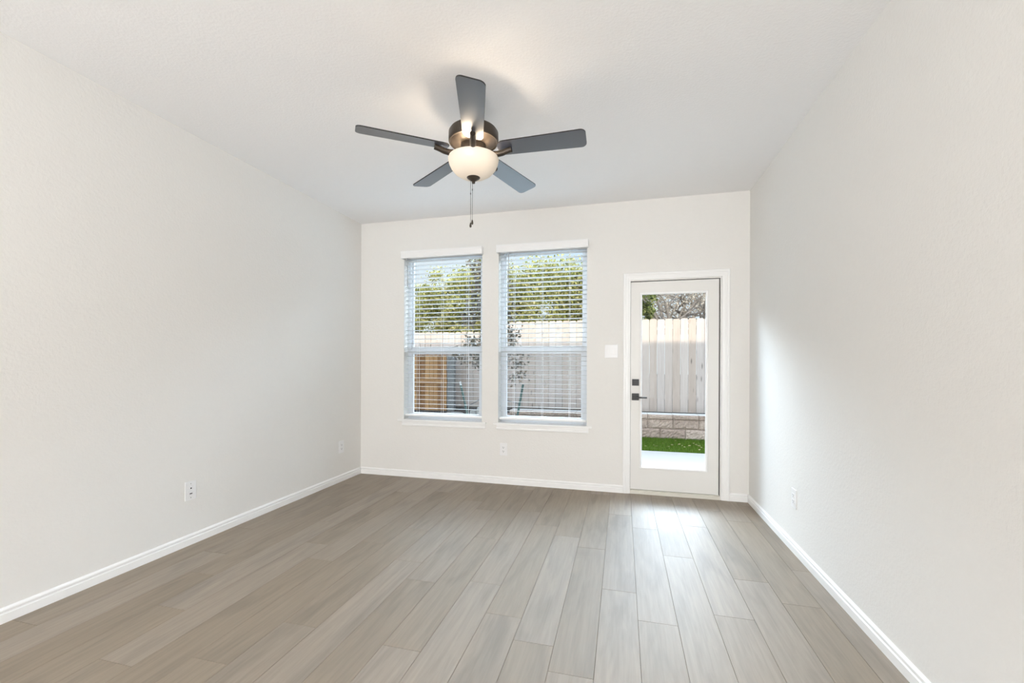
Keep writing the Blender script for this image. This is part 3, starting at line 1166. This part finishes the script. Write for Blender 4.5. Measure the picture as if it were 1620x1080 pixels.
def course(name, z0, z1, xoff, y0, y1, rough=0.018):
    bm = NB()
    vals = []
    x = xoff - 0.4327 * 7
    while x < 5.0:
        a, b = max(x + 0.003, -2.38), x + 0.4327 - 0.003
        if b - a > 0.05:
            nx, nz = 14, 6
            grid = []
            for i in range(nx + 1):
                rowv = []
                for j in range(nz + 1):
                    px, pz = a + (b - a) * i / nx, z0 + 0.002 + (z1 - z0 - 0.004) * j / nz
                    edge = min(i, nx - i, j, nz - j)
                    dy = (0.012 if edge == 0 else 0.0) - (random.random() * rough if edge > 0 else 0)
                    rowv.append(bm.verts.new((px, y0 + dy, pz)))
                grid.append(rowv)
            r = random.random()
            for i in range(nx):
                for j in range(nz):
                    bm.faces.new((grid[i][j], grid[i + 1][j], grid[i + 1][j + 1], grid[i][j + 1]))
                    vals.append(min(1, max(0, r + random.uniform(-.12, .12))))
            bk = {}
            border = [(i, 0) for i in range(nx + 1)] + [(nx, j) for j in range(1, nz + 1)] + [(i, nz) for i in range(nx - 1, -1, -1)] + [(0, j) for j in range(nz - 1, 0, -1)]
            bv = [bm.verts.new((grid[i][j].co.x, y1, grid[i][j].co.z)) for i, j in border]
            L = len(border)
            for q in range(L):
                i, j = border[q]
                i2, j2 = border[(q + 1) % L]
                bm.faces.new((grid[i][j], grid[i2][j2], bv[(q + 1) % L], bv[q]))
                vals.append(r)
            bm.faces.new(bv)
            vals.append(r)
        x += 0.4327
    o = obj(name, bm, BLOCK, rw)
    set_rnd(o, vals)
    return o


course('block_course', -0.12, 0.066, 0.660, 8.206, 8.48)
course('block_course', 0.066, 0.238, 0.452, 8.212, 8.48)
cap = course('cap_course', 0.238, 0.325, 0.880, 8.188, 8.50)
cap.data.materials.append(simple('skylit_cap_top', (0.66, 0.64, 0.61), 0.9, spec=0.1, noise=0.08, nscale=14))
for p_ in cap.data.polygons:                                # paler colour on cap tops stands in for sky light
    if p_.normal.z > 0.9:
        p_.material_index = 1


def picket_fence(name, loc, x0, x1, y, z0, z1, mat, label, rails, posts, pitch=0.1415, rail_front=False, seed=1):
    root = thing(name, loc, label, 'fence')
    random.seed(seed)
    bm = NB()
    vals = []
    x = x0
    while x < x1 - 0.02:
        b = min(x + pitch - 0.006, x1)
        zt = z1 + random.uniform(-0.008, 0.008)
        dy = random.uniform(-0.003, 0.003)
        cc = 0.030
        out = [(x, z0), (b, z0), (b, zt - cc), (b - cc * 0.6, zt), (x + cc * 0.6, zt), (x, zt - cc)]
        f = [bm.verts.new((p, y + dy, q)) for p, q in out]
        k = [bm.verts.new((p, y + dy + 0.016, q)) for p, q in out]
        bm.faces.new(f)
        bm.faces.new(k[::-1])
        for i in range(6):
            j = (i + 1) % 6
            bm.faces.new((f[i], k[i], k[j], f[j]))
        vals += [random.random()] * 8
        x += pitch
    o = obj('picket_panel', bm, mat, root)
    set_rnd(o, vals)
    for rz in rails:
        bm = NB()
        yy = (y - 0.040, y - 0.002) if rail_front else (y + 0.020, y + 0.060)
        bx(bm, x0, x1, yy[0], yy[1], rz - 0.045, rz + 0.045, 0.004)
        o = obj('rail', bm, mat, root)
        set_rnd(o, [0.6] * len(o.data.polygons))
    for px in posts:
        bm = NB()
        bx(bm, px - 0.03, px + 0.03, y + 0.06, y + 0.12, z0 - 0.2, z1 - 0.06, 0.004)
        o = obj('post', bm, mat, root)
        set_rnd(o, [0.3] * len(o.data.polygons))
    return root


picket_fence('picket_fence', (1.0, 8.8, 0.33), -2.46, 4.5, 8.8, 0.31, 2.108, FENCE,
             'tall pale cedar picket fence behind the block wall, seen through the door', (0.6, 1.85), (-2.3, 0.2, 2.6), seed=4)
picket_fence('picket_fence', (-4.5, 8.8, 0.30), -7.5, -2.463, 8.8, 0.28, 1.912, FENCE,
             'lower stretch of pale cedar picket fence behind the left window', (0.55, 1.65), (-6.8, -4.6, -2.8), seed=9)
picket_fence('cedar_panel', (-4.6, 8.38, 0.25), -6.2, -3.535, 8.38, 0.22, 1.41, GATE,
             'short orange brown cedar fence panel at the far left of the yard', (0.85,), (), pitch=0.098, rail_front=True, seed=2)
bm = NB()
bx(bm, -3.53, -3.38, 8.36, 8.45, 0.15, 1.39, 0.004)
o = obj('fence_post', bm, simple('grey_post', (0.14, 0.135, 0.13), 0.8, spec=0.1, noise=0.15, nscale=12))
tag(o, 'grey weathered fence post at the end of the orange panel', 'post')

# limestone rocks on the slope
RK = [((-3.22, 8.05, 0.06), (0.26, 0.16, 0.13), 'flat white limestone rock nearest the orange fence panel'),
      ((-2.86, 8.12, 0.08), (0.10, 0.13, 0.15), 'medium white limestone rock in the middle of the bed'),
      ((-2.60, 7.98, 0.02), (0.16, 0.15, 0.26), 'large white limestone rock at the end of the block wall'),
      ((-2.88, 7.74, -0.06), (0.11, 0.09, 0.12), 'small white limestone rock in front of its larger neighbours')]
for i, (p, s, lab) in enumerate(RK):
    bm = NB()
    bmesh.ops.create_icosphere(bm, subdivisions=3, radius=1.0)
    random.seed(20 + i)
    ph = [random.uniform(0, 6) for _ in range(6)]
    for v_ in bm.verts:
        c = v_.co
        k = 1 + 0.16 * math.sin(3 * c.x + ph[0]) * math.sin(2.5 * c.y + ph[1]) + 0.12 * math.sin(5 * c.z + ph[2] + 2 * c.x) + random.uniform(-.03, .03)
        q = Vector([max(-0.78, min(0.78, t * k)) for t in c])
        v_.co = Vector((p[0] + q.x * s[0], p[1] + q.y * s[1], p[2] + s[2] * 0.7 + q.z * s[2]))
    tag(obj('rock', bm, ROCK, smooth=True), lab, 'rock', group='limestone rocks in the bed')


# ------------------------------------------------------------------ trees
def branches(bm, p, d, L, r, depth, rnd, tips, n=6, spread=0.6, up=0.25):
    """recursive tapering limbs"""
    pts = [Vector(p)]
    rad = [r]
    dd = Vector(d).normalized()
    steps = 5
    for i in range(steps):
        dd = (dd + Vector((rnd.uniform(-.22, .22), rnd.uniform(-.22, .22), rnd.uniform(-.12, .22)))).normalized()
        pts.append(pts[-1] + dd * (L / steps))
        rad.append(r * (1 - 0.45 * (i + 1) / steps))
    tube(bm, pts, rad, n)
    if depth == 0:
        tips.append((pts[-1], dd))
        tips.append((pts[-3], dd))
        return
    for k in range(rnd.choice((2, 3, 3))):
        i = rnd.choice((2, 3, 4, 5)) if k else 5
        ax = Vector((rnd.uniform(-1, 1), rnd.uniform(-1, 1), rnd.uniform(-.3, 1) * up * 2)).normalized()
        nd = (dd * (1 - spread) + ax * spread).normalized()
        branches(bm, pts[i], nd, L * rnd.uniform(.55, .8), max(rad[i] * .7, 0.004), depth - 1, rnd, tips, max(4, n - 1), spread, up)


def crown_points(c, rad, n, clumps, seed):
    """points filling a lumpy crown: many small clumps near the surface of an ellipsoid"""
    r_ = np.random.default_rng(seed)
    d = r_.normal(size=(clumps, 3))
    d /= np.linalg.norm(d, axis=1)[:, None]
    rr = (0.45 + 0.50 * r_.random(clumps) ** 0.5)[:, None]
    cc = np.array(c) + d * rr * np.array(rad)
    idx = r_.integers(0, clumps, n)
    sz = (0.16 + 0.16 * r_.random(clumps)) * min(rad)
    q = r_.normal(size=(n, 3)) * 0.55
    return cc[idx] + q * sz[idx][:, None]


def leafy_tree(name, base, crown, rad, n, clumps, leaf, mat, label, group, seed, trunk_r=0.12, trunk_label=None):
    root = thing(name, base, label, 'tree', group)
    rnd = random.Random(seed)
    bm = NB()
    tips = []
    b = Vector(base)
    top = Vector(crown)
    mid = b.lerp(top, 0.55) + Vector((rnd.uniform(-.15, .15), 0, 0))
    tube(bm, [b - Vector((0, 0, 0.1)), b.lerp(mid, .5), mid], [trunk_r, trunk_r * .85, trunk_r * .7], 9)
    for k in range(6):
        an = k * PI / 3 + rnd.uniform(-.3, .3)
        branches(bm, mid, (math.cos(an) * .7, math.sin(an) * .7, 0.75), min(rad) * 0.75, trunk_r * .45, 2, rnd, tips)
    obj('trunk', bm, BARK, root)
    P = crown_points(crown, rad, n, clumps, seed)
    P = P[P[:, 2] > base[2] + 0.05]
    v, f = leaf_quads(P, leaf)
    hgt = (P[:, 2] - P[:, 2].min()) / max(1e-3, np.ptp(P[:, 2]))
    quads_mesh('foliage', v, f, mat, np.clip(np.random.default_rng(seed).random(len(P)), 0, 1), root)
    return root


GT = 'leafy trees behind the fence'
leafy_tree('leafy_tree', (-5.5, 13.4, 0.3), (-5.75, 13.4, 2.35), (1.55, 1.0, 2.15), 36000, 170, 0.085, LEAF_Y,
           'yellow green leafy tree at the far left, behind the lower fence', GT, 31)
leafy_tree('leafy_tree', (-3.95, 12.7, 0.3), (-4.0, 12.7, 2.4), (1.45, 1.1, 2.0), 36000, 170, 0.085, LEAF_Y,
           'tall yellow green leafy tree behind the step in the fence', GT, 32)
leafy_tree('leafy_tree', (-2.1, 12.3, 0.3), (-2.1, 12.3, 2.35), (1.5, 1.1, 1.95), 38000, 170, 0.085, LEAF_Y,
           'broad yellow green leafy tree filling the right window', GT, 33)
leafy_tree('leafy_tree', (-0.45, 12.4, 0.3), (-0.55, 12.4, 2.35), (1.15, 1.0, 1.85), 28000, 130, 0.085, LEAF_Y,
           'yellow green leafy tree behind the fence, just left of the door glass', GT, 34)
leafy_tree('leafy_tree', (0.45, 12.0, 0.3), (0.45, 12.0, 2.70), (0.42, 0.45, 1.0), 6000, 30, 0.08, LEAF_G,
           'green bush top showing over the fence in the left of the door glass', GT, 36, 0.05)

# bare oaks seen over the fence through the door
for (bx_, by_, lab, sd__, nl) in ((1.22, 12.6, 'bare grey oak with forked limbs behind the fence, middle of the door glass', 5, 4200),
                                  (2.25, 13.4, 'bare grey oak with twisted twigs behind the fence, right of the door glass', 15, 6000)):
    root = thing('bare_oak', (bx_, by_, 0.3), lab, 'tree', 'bare oaks behind the fence')
    rnd = random.Random(sd__)
    bm = NB()
    tips = []
    b0 = Vector((bx_, by_, 0.2))
    m0 = Vector((bx_ + 0.05, by_, 2.0))
    tube(bm, [b0, b0.lerp(m0, .5) + Vector((.05, 0, 0)), m0], [.15, .13, .11], 9)
    for k in range(7):
        an = k * 2 * PI / 7 + rnd.uniform(-.3, .3)
        branches(bm, m0, (math.cos(an) * .9, math.sin(an) * .9, 0.8), 1.15, .055, 3, rnd, tips, 6, 0.62, .3)
    obj('trunk', bm, BARK, root)
    tp = np.array([t[0] for t in tips])
    r2 = np.random.default_rng(sd__)
    P = tp[r2.integers(0, len(tp), nl)] + r2.normal(size=(nl, 3)) * 0.13
    v, f = leaf_quads(P, 0.075)
    quads_mesh('dry_foliage', v, f, LEAF_B, r2.random(len(P)), root)

# young staked tree between the windows
yt = thing('young_tree', (-1.96, 6.3, -0.1), 'young thin tree with dark leaves staked between the two windows', 'tree')
rnd = random.Random(77)
bm = NB()
tips = []
tp0 = [Vector((-1.96, 6.3, -0.12)), Vector((-1.955, 6.3, 0.5)), Vector((-1.97, 6.31, 1.1)), Vector((-1.95, 6.3, 1.7)), Vector((-1.96, 6.3, 2.3)), Vector((-1.93, 6.3, 2.62))]
tube(bm, tp0, [.016, .014, .012, .009, .006, .003], 8)
for k in range(26):
    zz = 0.75 + k * 0.07
    an = k * 2.4
    s = Vector((-1.96, 6.3, zz))
    branches(bm, s, (math.cos(an), math.sin(an), 0.75), 0.20 + 0.20 * (1 - (zz - .75) / 1.9), .005, 1, rnd, tips, 4, 0.5, .4)
obj('trunk', bm, BARK, yt)
tp = np.array([t[0] for t in tips])
r2 = np.random.default_rng(3)
P = tp[r2.integers(0, len(tp), 3200)] + r2.normal(size=(3200, 3)) * 0.06
v, f = leaf_quads(P, 0.06)
quads_mesh('foliage', v, f, LEAF_D, r2.random(3200), yt)

for (top, bot, lab, tip, wz) in (((-2.474, 6.4, 0.892), (-2.228, 6.4, -0.12), 'dark green steel tree stake with a pale tip, leaning left', True, 0.55),
                                 ((-1.465, 6.4, 0.918), (-1.655, 6.4, -0.12), 'dark green steel tree stake without pale tip, leaning right', False, 0.62)):
    tvec, bvec = Vector(top), Vector(bot)
    root = thing('tree_stake', bot, lab, 'stake')
    bm = NB()
    tube(bm, [bvec, tvec], 0.017, 8)
    ax = (tvec - bvec).normalized()
    for i in range(14):
        c_ = bvec + ax * (0.12 + i * 0.065)
        tube(bm, [c_ - Vector((0, 0.028, 0)), c_ - Vector((0, 0.008, 0))], 0.009, 6)
    obj('steel_post', bm, STAKE, root)
    if tip:
        bm = NB()
        tube(bm, [tvec - ax * 0.002, tvec + ax * 0.055], 0.0175, 8)
        obj('pale_tip', bm, STKTIP, root)['label'] = 'pale tip of the stake'
    f_ = (wz - bot[2]) / (top[2] - bot[2])
    w0 = bvec.lerp(tvec, f_)
    tr = Vector((-1.96 + 0.03 * (1 if top[0] > -1.96 else -1), 6.31, 0.80))
    sag = w0.lerp(tr, 0.5) - Vector((0, 0, 0.03))
    bm = NB()
    tube(bm, [w0, w0.lerp(sag, .6), sag, sag.lerp(tr, .5), tr], 0.006, 6)
    obj('tie_wire', bm, WIRE, root)
